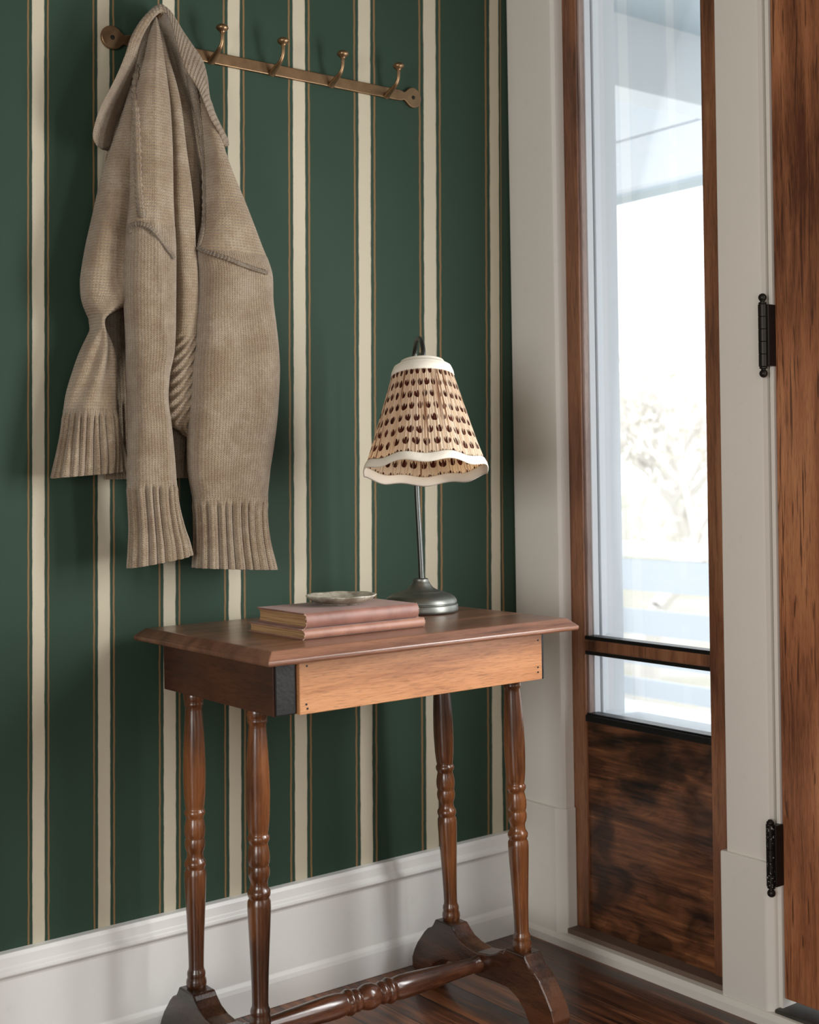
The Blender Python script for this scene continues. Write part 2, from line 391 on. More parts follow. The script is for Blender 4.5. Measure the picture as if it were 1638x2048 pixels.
hinge(1.289, 'black iron ball-tipped hinge, the upper of the two on the oak door edge', False)
hinge(.322, 'worn black hinge with paint flecks, the lower of the two by the white plinth block', True)

# ------------------------------------------------------------------ porch outside
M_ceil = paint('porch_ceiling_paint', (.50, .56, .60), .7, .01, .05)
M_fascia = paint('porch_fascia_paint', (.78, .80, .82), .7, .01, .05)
XF = 2.4
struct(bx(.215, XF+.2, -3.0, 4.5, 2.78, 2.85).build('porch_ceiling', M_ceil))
yb_ = P(1312, 190, 2, 2.5).y
struct(bx(.215, XF, yb_, yb_+.14, 2.5, 2.78).build('porch_beam', M_fascia))
zf = [P(1320, y, 0, XF).z for y in (0, 1092, 1116, 1184, 1222, 1272, 1296, 1334, 1362, 1398, 1432)]
zh1, zh2 = P(1312, 263, 0, XF).z, P(1312, 369, 0, XF).z
struct(bx(XF+.02, XF+.16, -3, 4.5, zh2, 2.78).build('porch_header', M_fascia))
o = bx(XF, XF+.02, -3, 4.5, zh1+.006, 2.78).build('header_board', M_fascia); struct(o)
o = bx(XF+.005, XF+.02, -3, 4.5, zh2+.012, zh1-.002).build('header_board', M_fascia); struct(o)
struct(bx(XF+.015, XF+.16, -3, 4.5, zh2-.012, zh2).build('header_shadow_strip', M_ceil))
struct(bx(.215, XF+.2, -3.0, 4.5, -.2, -.05).build('porch_floor', M_out))
pf = empty('porch_railing', (XF, 1.2, -.05), 'white painted porch railing of wide horizontal boards seen through the sidelight', 'railing')
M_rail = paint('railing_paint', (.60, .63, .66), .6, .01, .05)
bx(XF-.02, XF+.06, -3, 4.5, zf[2]+.005, zf[1]+.012).build('top_rail', M_out, pf)
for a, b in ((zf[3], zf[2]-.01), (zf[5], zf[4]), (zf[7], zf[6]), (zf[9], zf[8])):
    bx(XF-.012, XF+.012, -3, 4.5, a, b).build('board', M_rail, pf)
for y in (-1.2, .35, 2.3): bx(XF-.04, XF+.04, y, y+.09, -.05, zf[2]).build('post', M_out, pf)
gk = N('winter_lawn'); co = gk.coord()
gk.set(Base_Color=gk.ramp(gk.noise(co, scale=1.2, detail=5, rough=.7), [(.35, (.42, .43, .32)), (.55, (.47, .45, .40)), (.7, (.52, .52, .51))]), Roughness=.9)
struct(bx(XF+.2, 60, -40, 50, -.7, -.55).build('ground', gk.m))
# winter trees and shrubs beyond the porch, outdoor glare painted in as pale colours
M_twig = paint('glare_pale_bark', (.70, .67, .64), .9, .02, .1)
M_leafA = paint('glare_pale_leaves', (.84, .80, .74), .9, .03, .1)
M_leafB = paint('glare_green_leaves', (.72, .74, .63), .9, .03, .1)
def tree(dist, px, h, seed, mat, lab, group):
    rnd = random.Random(seed); d = ray(px, 950); d.z = 0; d.normalize(); base = CAM + d*dist; base.z = -.55
    t = empty('bare_tree', base, lab, 'tree', group)
    mb = MB(); tips = []
    def grow(p, v, r, n):
        L = .75*r**.35*1.9*rnd.uniform(.8, 1.2); pts = [p]; vv = v.copy()
        for i in range(3):
            vv = (vv + Vector((rnd.uniform(-.18, .18), rnd.uniform(-.18, .18), rnd.uniform(-.02, .12)))).normalized(); pts.append(pts[-1]+vv*L/3)
        mb.tube(pts, [r*(1-.12*i) for i in range(4)], 6)
        tips.append(pts[-1]); tips.append(pts[2])
        if n > 0:
            for _ in range(3 if n > 1 else 2):
                nv = (vv + Vector((rnd.uniform(-.8, .8), rnd.uniform(-.8, .8), rnd.uniform(-.2, .5)))).normalized(); grow(pts[-1], nv, r*.62, n-1)
    grow(Vector(base), Vector((0, 0, 1)), h*.016, 5)
    mb.build('trunk', M_twig, t, True)
    V, F = [], []
    for c in tips:
        for _ in range(3):
            q = c + Vector([rnd.gauss(0, .22) for _ in range(3)]); a = Vector([rnd.gauss(0, 1) for _ in range(3)]).normalized()*rnd.uniform(.03, .06)
            b = a.cross(Vector([rnd.gauss(0, 1) for _ in range(3)])).normalized()*a.length*.6; n = len(V)
            V += [q-a, q+b, q+a, q-b]; F.append([n, n+1, n+2, n+3])
    lo = mk('leaves', V, F, mat, t); lo['kind'] = 'stuff'
def shrub(dist, px, hw, h, seed, mat, lab):
    rnd = random.Random(seed); d = ray(px, 950); d.z = 0; d.normalize(); base = CAM + d*dist; base.z = -.55
    V, F = [], []
    t = empty('shrub', base, lab, 'shrub')
    for i in range(900):
        th, z = rnd.uniform(0, 2*PI), rnd.uniform(0, 1); rr = hw*math.sqrt(max(0, 1-z**2))*rnd.uniform(.5, 1)
        q = base + Vector((rr*math.cos(th), rr*math.sin(th), z*h)); a = Vector([rnd.gauss(0, 1) for _ in range(3)]).normalized()*rnd.uniform(.04, .09)
        b = a.cross(Vector([rnd.gauss(0, 1) for _ in range(3)])).normalized()*a.length*.6; n = len(V)
        V += [q-a, q+b, q+a, q-b]; F.append([n, n+1, n+2, n+3])
    lo = mk('leaves', V, F, mat, t); lo['kind'] = 'stuff'
    mb = MB()
    for i in range(5):
        th = i*1.256; mb.tube([base, base+Vector((math.cos(th)*hw*.4, math.sin(th)*hw*.4, h*.6))], [.03, .01], 6)
    mb.build('stem', M_twig, t)
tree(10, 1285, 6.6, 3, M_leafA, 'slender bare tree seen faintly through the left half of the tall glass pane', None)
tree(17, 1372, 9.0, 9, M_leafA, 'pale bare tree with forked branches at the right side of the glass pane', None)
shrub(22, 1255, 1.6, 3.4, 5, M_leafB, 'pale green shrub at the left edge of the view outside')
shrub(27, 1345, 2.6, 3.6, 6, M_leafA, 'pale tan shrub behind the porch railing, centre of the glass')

# ------------------------------------------------------------------ table
TZ = .771
tb = empty('side_table', (-.62, -.26, 0), 'dark walnut side table with turned legs and a paler oak drawer front', 'table')
# top: moulded slab with an eased ogee edge
def slab(name, x0, x1, y0, y1, levels, mat, parent):
    V, F = [], []
    for (ins, z) in levels: V += [(x0+ins, y0+ins, z), (x1-ins, y0+ins, z), (x1-ins, y1-ins, z), (x0+ins, y1-ins, z)]
    n = len(levels); F.append([0, 1, 2, 3]); F.append([4*(n-1)+i for i in (3, 2, 1, 0)])
    for j in range(n-1):
        for i in range(4): F.append([4*j+i, 4*j+(i+1) % 4, 4*j+4+(i+1) % 4, 4*j+4+i])
    return mk(name, V, F, mat, parent)
o = slab('table_top', -.963, -.291, -.497, -.031, [(.006, TZ-.0225), (.002, TZ-.0225), (0, TZ-.0195), (0, TZ-.0145), (.003, TZ-.012), (.0045, TZ-.0105), (.0155, TZ-.0008), (.018, TZ)], M_table, tb); bevel(o, .0012, 3, 15)
ZT = TZ-.0225
def box_part(nm, a, mat, bv=.0015): o = bx(*a).build(nm, mat, tb); bevel(o, bv, 2); return o
o = MB().prism([(-.921, -.066), (-.879, -.066), (-.879, -.428), (-.890, -.441), (-.921, -.441)], .659, ZT, 2).build('end_panel', M_end, tb); bevel(o, .0015)
bevel(bx(-.919, -.880, -.4455, -.4415, .6595, ZT-.001).build('corner_block', M_black, tb), .002)
box_part('end_panel', (-.377, -.331, -.441, -.066, .656, ZT), M_end)
bevel(bx(-.341, -.3325, -.4455, -.4415, .657, ZT-.001).build('corner_block', M_black, tb), .002)
box_part('back_panel', (-.879, -.377, -.085, -.068, .660, ZT), M_end)
df = box_part('drawer_front', (-.877, -.3425, -.4505, -.432, .658, ZT-.0015), M_drawer, .0012)
for i, (x, z) in enumerate(((-.862, .736), (-.864, .674), (-.862, .667), (-.352, .731), (-.353, .681), (-.353, .672))):
    MB().lathe([(.0018, 0), (.0018, .0012)], (x, -.4512, z), (0, 1, 0), 10).build('nail_head', M_black, df)
box_part('drawer_box', (-.872, -.382, -.431, -.09, .665, .735), M_drawer)
legp = [(.0150, 0), (.0172, .004), (.0184, .010), (.0178, .016), (.0160, .0205), (.0162, .023), (.0166, .0265), (.0160, .031), (.0142, .034), (.0136, .040), (.0139, .06), (.0150, .095), (.0168, .135), (.0185, .170), (.0197, .198), (.0193, .209), (.0172, .2135), (.0168, .2155), (.0186, .2185), (.0194, .2225), (.0190, .2265), (.0172, .2295), (.0152, .2335), (.0145, .240), (.0150, .245), (.0172, .250), (.0184, .256), (.0184, .262), (.0170, .2675), (.0166, .2695), (.0180, .273), (.0188, .280), (.0186, .288), (.0172, .297), (.0158, .303), (.0156, .306), (.0172, .3085), (.0187, .3125), (.0186, .3165), (.0168, .3195), (.0160, .3215), (.0172, .327), (.0190, .345), (.0200, .372), (.0202, .392), (.0194, .425), (.0178, .458), (.0160, .484), (.0150, .497), (.0148, .503), (.0168, .5065), (.0172, .5095), (.0163, .512), (.0178, .5155), (.0188, .521), (.0180, .5270), (.017, .530)]
for (bxp, byp, tx, ty) in ((-.3305, -.3705, -.347, -.3705), (-.3255, -.151, -.343, -.151), (-.9000, -.350, -.8965, -.350), (-.9010, -.132, -.8965, -.132)):
    b_ = Vector((bxp, byp, .1285)); t_ = Vector((tx, ty, .6595)); L = (t_-b_).length; kk = L/.530
    MB().lathe([(r, h*kk) for r, h in legp], b_, t_-b_, 40).build('leg', M_leg, tb, True, 60)
foot = [(-.398, .1305), (-.345, .1300), (-.338, .121), (-.328, .1215), (-.318, .114), (-.296, .1045), (-.26, .0995), (-.228, .103), (-.205, .111), (-.190, .1225), (-.182, .1305), (-.130, .1305), (-.123, .119), (-.117, .112), (-.104, .106), (-.092, .095), (-.083, .084), (-.069, .068), (-.058, .050), (-.050, .032), (-.051, .014), (-.062, .0004), (-.098, .0004), (-.106, .016), (-.122, .036), (-.150, .052), (-.180, .0575), (-.22, .056), (-.26, .053), (-.31, .056), (-.350, .056), (-.378, .044), (-.398, .024), (-.412, .0004), (-.456, .0004), (-.472, .012), (-.477, .028), (-.470, .048), (-.458, .066), (-.446, .082), (-.438, .093), (-.424, .104), (-.411, .111), (-.405, .119)]
def smooth_poly(pts, n=3):
    m_ = len(pts); out = []
    for i in range(m_):
        a, b = pts[i], pts[(i+1) % m_]
        out += [a, ((a[0]*3+b[0])/4, (a[1]*3+b[1])/4), ((a[0]+b[0]*3)/4, (a[1]+b[1]*3)/4)]
    return out
def foot_part(x0, x1, dy):
    pts = [(y+dy, z) for y, z in foot]
    mb = MB(); mb.prism(pts, x0, x1, 0); o = mb.build('trestle_foot', M_foot, tb); bevel(o, .003, 3, 15); return o
foot_part(-.352, -.308, 0); foot_part(-.925, -.880, .0195)
sp = [(-.264, .0165), (-.256, .0168), (-.252, .0150), (-.245, .0146), (-.20, .0165), (-.14, .0200), (-.095, .0222), (-.072, .0222), (-.058, .0205), (-.053, .0195), (-.050, .0225), (-.045, .0240), (-.0405, .0225), (-.038, .0185), (-.033, .0205), (-.0285, .0210), (-.024, .0190), (-.0215, .0170), (-.015, .0205), (-.007, .0232), (0, .0238)]
sp = sp + [(-a, r) for a, r in sp[::-1][1:]]
a_, b_ = Vector((-.880, -.258, .082)), Vector((-.352, -.2665, .0785)); dd = (b_-a_); L = dd.length
MB().lathe([(r, (s_+.264)/.528*L) for s_, r in sp], a_, dd, 40).build('stretcher', M_str, tb, True, 60)

# ------------------------------------------------------------------ books and dish
def leather(name, a, b):
    k = N(name); co = k.coord(); n1 = k.noise(co, scale=22, detail=5, rough=.65); n2 = k.noise(co, scale=700, detail=2)
    k.set(Base_Color=k.mix(k.ramp(n1, [(.35, 0.0), (.7, 1.0)]), a, b), Roughness=.5, Normal=k.bump(n2, .3, .0005), Sheen_Weight=.15); return k.m
M_cloth1 = leather('faded_red_cloth', C(116, 74, 62), C(146, 100, 84)); M_cloth2 = leather('faded_brown_cloth', C(134, 88, 70), C(166, 118, 94))
k = N('page_edges'); co = k.coord(); st = k.noise(k.map(co, scale=(.3, .3, 40)), scale=30, detail=3)
k.set(Base_Color=k.ramp(st, [(.35, C(128, 92, 58)), (.6, C(186, 148, 104))]), Roughness=.8, Normal=k.bump(st, .5, .0005)); M_pages = k.m
M_frayed = paint('frayed_cloth', C(205, 172, 150), .9, .08, .8)
def book(name, corner, rot, length, width, th, ct, mat, lab, spine_r, splits=None):
    """corner: front left bottom; spine runs along the front edge"""
    t = empty(name, corner, lab, 'book', 'books stacked under the dish')
    M_ = Matrix.Translation(corner) @ Matrix.Rotation(rot, 4, 'Z')
    def T(o):
        o.parent = None; o.data.transform(M_); o.parent = t; o.matrix_parent_inverse = Matrix.Translation(-t.location); return o
    L, W = length, width
    # cover: one bent sheet with rounded spine
    pts = [(W, 0), (W, ct), (ct*2.6, ct)]
    out = [(W, 0)]; n = 10
    for i in range(n+1):
        a = -PI/2 - PI*i/n; out.append((ct*.8+math.cos(a)*spine_r + .0, th/2 + math.sin(a)*th/2))
    out.append((W, th)); out.append((W, th-ct))
    inn = []
    for i in range(n+1):
        a = -PI/2 - PI*(n-i)/n; inn.append((ct*.8+math.cos(a)*(spine_r-ct*.9), th/2 + math.sin(a)*(th/2-ct)))
    out += inn + [(W, ct)]
    T(bevel(MB().prism(out, 0, L, 0).build('cover', mat, None, True, 40), .0006, 2, 40))
    pg = MB(); pg.prism([(ct*.9-spine_r*.55, th/2), (ct*.6-spine_r*.2, th-ct), (W-.004, th-ct-.0001), (W-.0065, th/2), (W-.004, ct+.0001), (ct*.6-spine_r*.2, ct)], .003, L-.003, 0)
    T(pg.build('page_block', M_pages, None))
    for e in (0.0008, L-.0008):
        fr_ = MB()
        for i in range(16):
            a = -PI/2 - PI*(i+.5)/16; r0 = 1.0
            p = Vector((e, ct*.8+math.cos(a)*spine_r, th/2+math.sin(a)*th/2*.98)); q = p + Vector((random.uniform(-.003, .001) if e < .01 else random.uniform(-.001, .003), random.uniform(-.0015, .0015), random.uniform(-.001, .001)))
            fr_.tube([p, (p+q)/2+Vector((0, random.uniform(-.001, .001), 0)), q], [.0007, .0006, .0003], 5)
        T(fr_.build('frayed_edge', M_frayed, None))
    return t
book('lower_book', Vector((-.8365, -.401, TZ)), .018, .258, .172, .0165, .0022, M_cloth2, 'thin tan-brown cloth book, the lower of the two lying directly on the table top', .007)
book('upper_book', Vector((-.826, -.390, TZ+.0168)), .0, .238, .152, .0255, .0028, M_cloth1, 'thick faded red cloth book lying on the thin one, under the dish', .009)
BZ = TZ+.0168+.0255
k = N('speckled_stoneware'); co = k.coord(); n1 = k.noise(co, scale=30, detail=5, rough=.7); n2 = k.noise(co, scale=420, detail=2)
c1 = k.ramp(n1, [(.35, C(120, 112, 98)), (.6, C(186, 180, 164))]); c1 = k.mix(k.ramp(n2, [(.30, .7), (.36, 0.0)]), c1, C(70, 56, 44))
k.set(Base_Color=c1, Roughness=.3, Coat_Weight=.3, Normal=k.bump(n1, .2, .001)); M_dish = k.m
dc = P(679, 1214, 2, BZ); dc = Vector((-.690, -.302, BZ+.0003))
pd = [(.0, .003), (.030, .0035), (.045, .0065), (.054, .0105), (.060, .0150), (.0625, .0168), (.0635, .0160), (.0625, .0140), (.056, .0088), (.046, .0040), (.038, .0022), (.0375, 0), (.034, 0), (.033, .0018), (.0, .0018)]
V, F = [], []; seg = 72
for j, (r, h) in enumerate(pd):
    for i in range(seg):
        t = 2*PI*i/seg; s_ = (r/.063)**3; rr = max(r, 1e-4)*(1+.012*s_*math.sin(7*t)+.006*s_*math.sin(3*t+1)); V.append((dc.x+rr*math.cos(t), dc.y+rr*math.sin(t), dc.z+h+.0004*s_*math.sin(7*t+.5)))
for j in range(len(pd)-1):
    for i in range(seg): q = (i+1) % seg; F.append([j*seg+i, j*seg+q, (j+1)*seg+q, (j+1)*seg+i])
o = mk('trinket_dish', V, F, M_dish, None, True); place_origin(o, dc)
tag(o, 'small round speckled grey stoneware dish with a wavy rim on top of the stacked books', 'dish')

# ------------------------------------------------------------------ lamp
LB = Vector((-.431, -.2025, TZ))
lp = empty('table_lamp', LB, 'pewter swan-neck table lamp with a pleated tulip-print fabric shade', 'lamp')
bp = [(.069, 0), (.0722, .002), (.0728, .006), (.0725, .0145), (.0712, .0168), (.0690, .0174), (.0690, .0186), (.0708, .0200), (.0700, .0245), (.0660, .0300), (.0590, .0345), (.0500, .0378), (.0415, .0398), (.0405, .0412), (.0385, .0418), (.0310, .0440), (.0240, .0485), (.0195, .0545), (.0170, .0590), (.0150, .0610), (.0150, .0650), (.0120, .0668)]
MB().lathe(bp, LB, seg=64).build('lamp_base', M_pewter, lp, True, 50)
dep = (LB-CAM).dot(fw)
# stem: a rod that leans a little and curls over at the top
SD = .128
st_px = [(843.5, 1166, 0), (840.5, 1100, 0), (836.5, 1030, 0), (833.5, 970, 0), (831, 880, 0), (830, 790, 0), (829.5, 725, 0), (830, 700, -.006), (833, 683, -.035), (838.5, 677, -SD*.5), (843.5, 684, -SD+.030), (846.5, 703, -SD+.004), (847, 730, -SD), (847, 745, -SD)]
pts = [PD(x, y, dep+o_) for x, y, o_ in st_px]; pts = [Vector(p) for p in crv([tuple(p) for p in pts], 70)]
n = len(pts); MB().tube(pts, [.0058-.0012*min(1, i/45) for i in range(n)], 20).build('stem', M_stem, lp, True)
# shade
k = N('pleated_tulip_fabric'); uv = k.sep(k.coord('UV')); u, v_ = uv[0], uv[1]
ncol, nrow = 34.0, 8.0
vv = k.math('MULTIPLY', v_, nrow); row = k.math('FLOOR', vv)
jit = k.math('MULTIPLY', k.math('SUBTRACT', k.noise(k.comb(k.math('MULTIPLY', u, 60), row, 0.0), scale=1.0, detail=1), .5), .5)
uu = k.math('ADD', k.math('MULTIPLY', u, ncol), jit); uu = k.math('ADD', uu, k.math('MULTIPLY', k.math('MODULO', row, 2.0), .37))
cx_ = k.math('SUBTRACT', k.math('FRACT', uu), .5); vj = k.math('MULTIPLY', k.math('SUBTRACT', k.noise(k.comb(k.math('FLOOR', uu), row, 3.0), scale=2.3, detail=0), .5), .25)
cy_ = k.math('ADD', k.math('SUBTRACT', k.math('FRACT', vv), .5), vj)
e1 = k.math('ADD', k.math('POWER', k.math('DIVIDE', cx_, .35), 2.0), k.math('POWER', k.math('DIVIDE', cy_, .34), 2.0))
cup = k.math('LESS_THAN', e1, 1.0)
topl = k.math('ADD', -.02, k.math('MULTIPLY', k.math('ABSOLUTE', k.math('COSINE', k.math('MULTIPLY', cx_, 9.5))), .30))
cup = k.math('MULTIPLY', cup, k.math('LESS_THAN', cy_, topl))
stm = k.math('MULTIPLY', k.math('LESS_THAN', k.math('ABSOLUTE', cx_), .018), k.math('MULTIPLY', k.math('LESS_THAN', cy_, -.1), k.math('GREATER_THAN', cy_, -.40)))
dots = k.math('MULTIPLY', k.math('GREATER_THAN', k.noise(k.comb(k.math('MULTIPLY', u, 300), k.math('MULTIPLY', v_, 60), 0.0), scale=1.0, detail=1), .69), .5)
mk_ = k.math('MAXIMUM', cup, k.math('MULTIPLY', stm, .35))
pl = k.noise(k.comb(k.math('MULTIPLY', u, 190), k.math('MULTIPLY', v_, 1.0), 0.0), scale=1.0, detail=3, rough=.7)
pr2 = k.noise(k.comb(k.math('MULTIPLY', u, 120), k.math('MULTIPLY', v_, .7), 5.0), scale=1.0, detail=2, rough=.6)
cloth = k.ramp(pl, [(.30, C(204, 162, 124)), (.43, C(238, 214, 184)), (.6, C(246, 230, 206))])
cloth = k.mix(k.ramp(pr2, [(.36, .95), (.41, 0.0)]), cloth, C(132, 84, 54))
tulc = k.ramp(k.noise(k.comb(k.math('MULTIPLY', u, 90), k.math('MULTIPLY', v_, 8), 2.0), scale=1.0), [(.4, C(66, 38, 32)), (.7, C(108, 58, 46))])
gapm = k.ramp(pr2, [(.40, .15), (.46, 1.0)])
col = k.mix(k.math('MULTIPLY', mk_, gapm), cloth, tulc)
bn = k.bump(pl, .8, .004)
di = k.n('ShaderNodeBsdfDiffuse', ins={'Color': col, 'Normal': bn}); tl = k.n('ShaderNodeBsdfTranslucent', ins={'Color': k.mix(1.0, col, (1.0, .72, .44), 'MULTIPLY'), 'Normal': bn})
mx = k.n('ShaderNodeMixShader', ins={0: .42, 1: di.outputs[0], 2: tl.outputs[0]}); k.link(mx.outputs[0], k.out.inputs['Surface']); M_shade = k.m
M_tape = paint('cream_bias_tape', C(232, 224, 208), .85, .02, .5)
dsh = dep-SD; tc, bc = PD(844.5, 723, dsh), PD(851.0, 941, dsh)
view = Vector((fw.x, fw.y, 0)).normalized()
ax = (tc-bc).normalized(); tilt = math.radians(11.5)
ax = (ax + view*math.tan(tilt)).normalized()     # top leans towards the room, so the open underside shows
H = .211; KS = dsh/dep; cen = (tc+bc)/2; O = cen - ax*H/2
q = ax.to_track_quat('Z', 'Y').to_matrix(); front = -(view - ax*view.dot(ax)).normalized(); side = ax.cross(front).normalized()
def SP(th, r, h): return O + ax*h + (front*math.cos(th) + side*math.sin(th))*r*KS
def shade_r(th, f):
    """radius and height at angle th, f 0 bottom .. 1 top"""
    sc_ = math.cos(8*th+PI)                      # lobes; a dip faces the viewer
    w_ = max(0, 1-f*1.5)**1.5
    r = .1215 + (.0585-.1215)*(f**.93 if f > 0 else f)
    return r*(1+.016*sc_*w_), H*f*.905 + .0030*sc_*w_
SEG, ROW = 720, 40; V, F, UV = [], [], []
for layer, off in ((0, 0.0), (1, -.0012)):
    for j in range(ROW+1):
        f = j/ROW
        for i in range(SEG+1):
            th = 2*PI*i/SEG; r, h = shade_r(th, f)
            r += off + .0009*math.sin(th*95+2.5*math.sin(th*7))*(.6+.4*math.sin(th*31)); V.append(SP(th, r, h)); UV.append((i/SEG, 1-(1-f)))
M1 = (SEG+1)*(ROW+1)
for j in range(ROW):
    for i in range(SEG):
        a = j*(SEG+1)+i; F.append([a, a+1, a+SEG+2, a+SEG+1])
sh = mk('shade', V[:M1], F, M_shade, lp, True, UV[:M1])
def ring_band(name, fa, fb, out, mat, parent, n=360):
    V, F = [], []; K = 8
    for i in range(n):
        th = 2*PI*i/n
        for q_ in range(K):
            a = 2*PI*q_/K; f = (fa+fb)/2; r, h = shade_r(th, f)
            r2, h2 = shade_r(th, fb); r1, h1 = shade_r(th, fa)
            hh = (h1+h2)/2 + math.cos(a)*(h2-h1)/2; rr = (r1+r2)/2 + math.cos(a)*(r2-r1)/2 + math.sin(a)*out
            V.append(SP(th, rr, hh))
    for i in range(n):
        for q_ in range(K): i2 = (i+1) % n; q2 = (q_+1) % K; F.append([i*K+q_, i*K+q2, i2*K+q2, i2*K+q_])
    return mk(name, V, F, mat, parent, True)
ring_band('bottom_trim', -.018, .075, .0026, M_tape, sh)
ring_band('top_trim', .945, 1.04, .0024, M_tape, sh)
# stepped fabric collar above the band
cv = [(.0585, .915), (.0570, .945), (.0500, .965), (.0455, .975), (.0440, .990), (.0425, 1.000), (.036, 1.004), (.0358, 1.000), (.042, .99), (.0435, .975), (.049, .96), (.056, .935), (.0575, .912)]
V, F = [], []; n = 96
for i in range(n):
    for (r, f) in cv: V.append(SP(2*PI*i/n, r, H*f))
kk = len(cv)
for i in range(n):
    for j in range(kk): i2 = (i+1) % n; j2 = (j+1) % kk; F.append([i*kk+j, i*kk+j2, i2*kk+j2, i2*kk+j])
mk('collar_trim', V, F, M_tape, sh, True)
fr_ = MB(); cz = O+ax*H*.99
for a in range(3): fr_.tube([cz, SP(a*2*PI/3+.5, .037, H*.985)], .0012, 8)
fr_.lathe([(.0145, -.03), (.0155, -.028), (.0155, .004), (.009, .008), (.007, .018)], cz, ax, 24)
fr_.build('fitter', M_pewter, sh, True)
bl = [(.012, 0), (.014, .02), (.022, .04), (.026, .055), (.022, .072), (.012, .082), (.001, .085)]
bm_ = N('frosted_bulb_glass'); bm_.set(Base_Color=(.9, .88, .82), Roughness=.3)
MB().lathe(bl, cz-ax*.028, -ax, 24).build('bulb', bm_.m, lp, True)

# ------------------------------------------------------------------ hook rail
hr = empty('coat_hook_rail', (-.624, 0, 1.849), 'aged brass rail with five knobbed coat hooks on the striped wall', 'hook rail')
def disc_y(mb, x, z, r, y0, y1, seg=40):
    pts = [(x+r*math.cos(2*PI*i/seg), z+r*math.sin(2*PI*i/seg)) for i in range(seg)]; return mb.prism([(a, b) for a, b in pts], y0, y1, 1)
RZ = 1.849; xl, xr = -.972, -.2765
out = []
for i in range(33):
    a = math.radians(36 + i*9); out.append((xl+.0215*math.cos(a), RZ+.0215*math.sin(a)))
out += [(xl+.024, RZ-.0085), (xl+.034, RZ-.0115), (xr-.034, RZ-.0115), (xr-.024, RZ-.0085)]
for i in range(33):
    a = math.radians(180+36 + i*9); out.append((xr+.0215*math.cos(a), RZ+.0215*math.sin(a)))
out += [(xr-.024, RZ+.0085), (xr-.034, RZ+.0115), (xl+.034, RZ+.0115), (xl+.024, RZ+.0085)]
o = MB().prism(out, -.0075, -.0003, 1).build('back_plate', M_brass, hr); bevel(o, .0016, 3, 50)
for x in (xl, xr):
    s_ = MB().lathe([(.0045, 0), (.0040, .0012), (.0015, .0016)], (x, -.0073, RZ), (0, -1, 0), 20).build('screw', M_iron, hr, True, 40)
for x in (-.905, -.768, -.632, -.490, -.3485):
    path = crv([(x, -.006, RZ-.010), (x, -.016, RZ-.004), (x, -.030, RZ+.002), (x, -.041, RZ+.008), (x+.001, -.047, RZ+.017), (x+.001, -.0490, RZ+.027), (x+.001, -.0495, RZ+.0375)], 26)
    rad = [.0105, .0100] + [.0092-.0042*min(1, i/14) for i in range(24)]
    mb = MB(); mb.tube(path, [r*.78 for r in rad], 16, .72)
    h_ = mb.build('hook', M_brass, hr, True, 50)
    c = Vector(path[-1]); MB().lathe([(.0048, -.002), (.0058, .001), (.0092, .0025), (.0118, .0062), (.0112, .0100), (.0075, .0130), (.0008, .0142)], c, (0, 0, 1), 28).build('knob', M_brass, h_, True, 60)

# ------------------------------------------------------------------ sweater
def knit(name, swap=False, rows=270.0, wales=185.0, dark=1.0):
    k = N(name); uv = k.sep(k.coord('UV')); u, v = (uv[1], uv[0]) if swap else (uv[0], uv[1])
    wob = k.math('MULTIPLY', k.math('SUBTRACT', k.noise(k.comb(uv[0], uv[1], 0.0), scale=45, detail=2), .5), .0022)
    a = k.math('FRACT', k.math('MULTIPLY', k.math('ADD', u, wob), wales)); tri = k.math('ABSOLUTE', k.math('SUBTRACT', a, .5))
    ph = k.math('ADD', k.math('MULTIPLY', k.math('ADD', v, wob), rows), k.math('MULTIPLY', tri, 1.3))
    h = k.math('ADD', .5, k.math('MULTIPLY', k.math('SINE', k.math('MULTIPLY', ph, 2*PI)), .5))
    g = k.math('POWER', k.math('SINE', k.math('MULTIPLY', a, PI)), .45)
    if swap: hh = k.math('ADD', k.math('MULTIPLY', g, .75), k.math('MULTIPLY', h, .25))
    else: hh = k.math('MULTIPLY', g, k.math('ADD', .45, k.math('MULTIPLY', h, .55)))
    co = k.coord(); fz = k.noise(co, scale=750, detail=4, rough=.7); bl = k.noise(co, scale=16, detail=4, rough=.6); b2 = k.noise(co, scale=60, detail=3)
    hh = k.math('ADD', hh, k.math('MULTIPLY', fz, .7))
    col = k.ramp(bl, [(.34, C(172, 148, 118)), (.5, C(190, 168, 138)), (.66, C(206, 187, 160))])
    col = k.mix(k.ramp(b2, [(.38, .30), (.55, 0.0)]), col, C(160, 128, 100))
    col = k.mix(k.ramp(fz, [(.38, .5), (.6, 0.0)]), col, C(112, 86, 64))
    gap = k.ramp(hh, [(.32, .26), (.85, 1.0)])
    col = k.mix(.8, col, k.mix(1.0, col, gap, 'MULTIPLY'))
    k.set(Base_Color=col, Roughness=.95, Specular_IOR_Level=.1, Sheen_Weight=.35, Sheen_Roughness=.5, Normal=k.bump(hh, 1.0, .0032)); return k.m
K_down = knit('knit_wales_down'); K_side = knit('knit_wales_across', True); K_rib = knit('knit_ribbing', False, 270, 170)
sw = empty('sweater', PD(330, 30, 2.42), 'oatmeal beige chunky knit cardigan hanging from the leftmost coat hook', 'sweater', None)
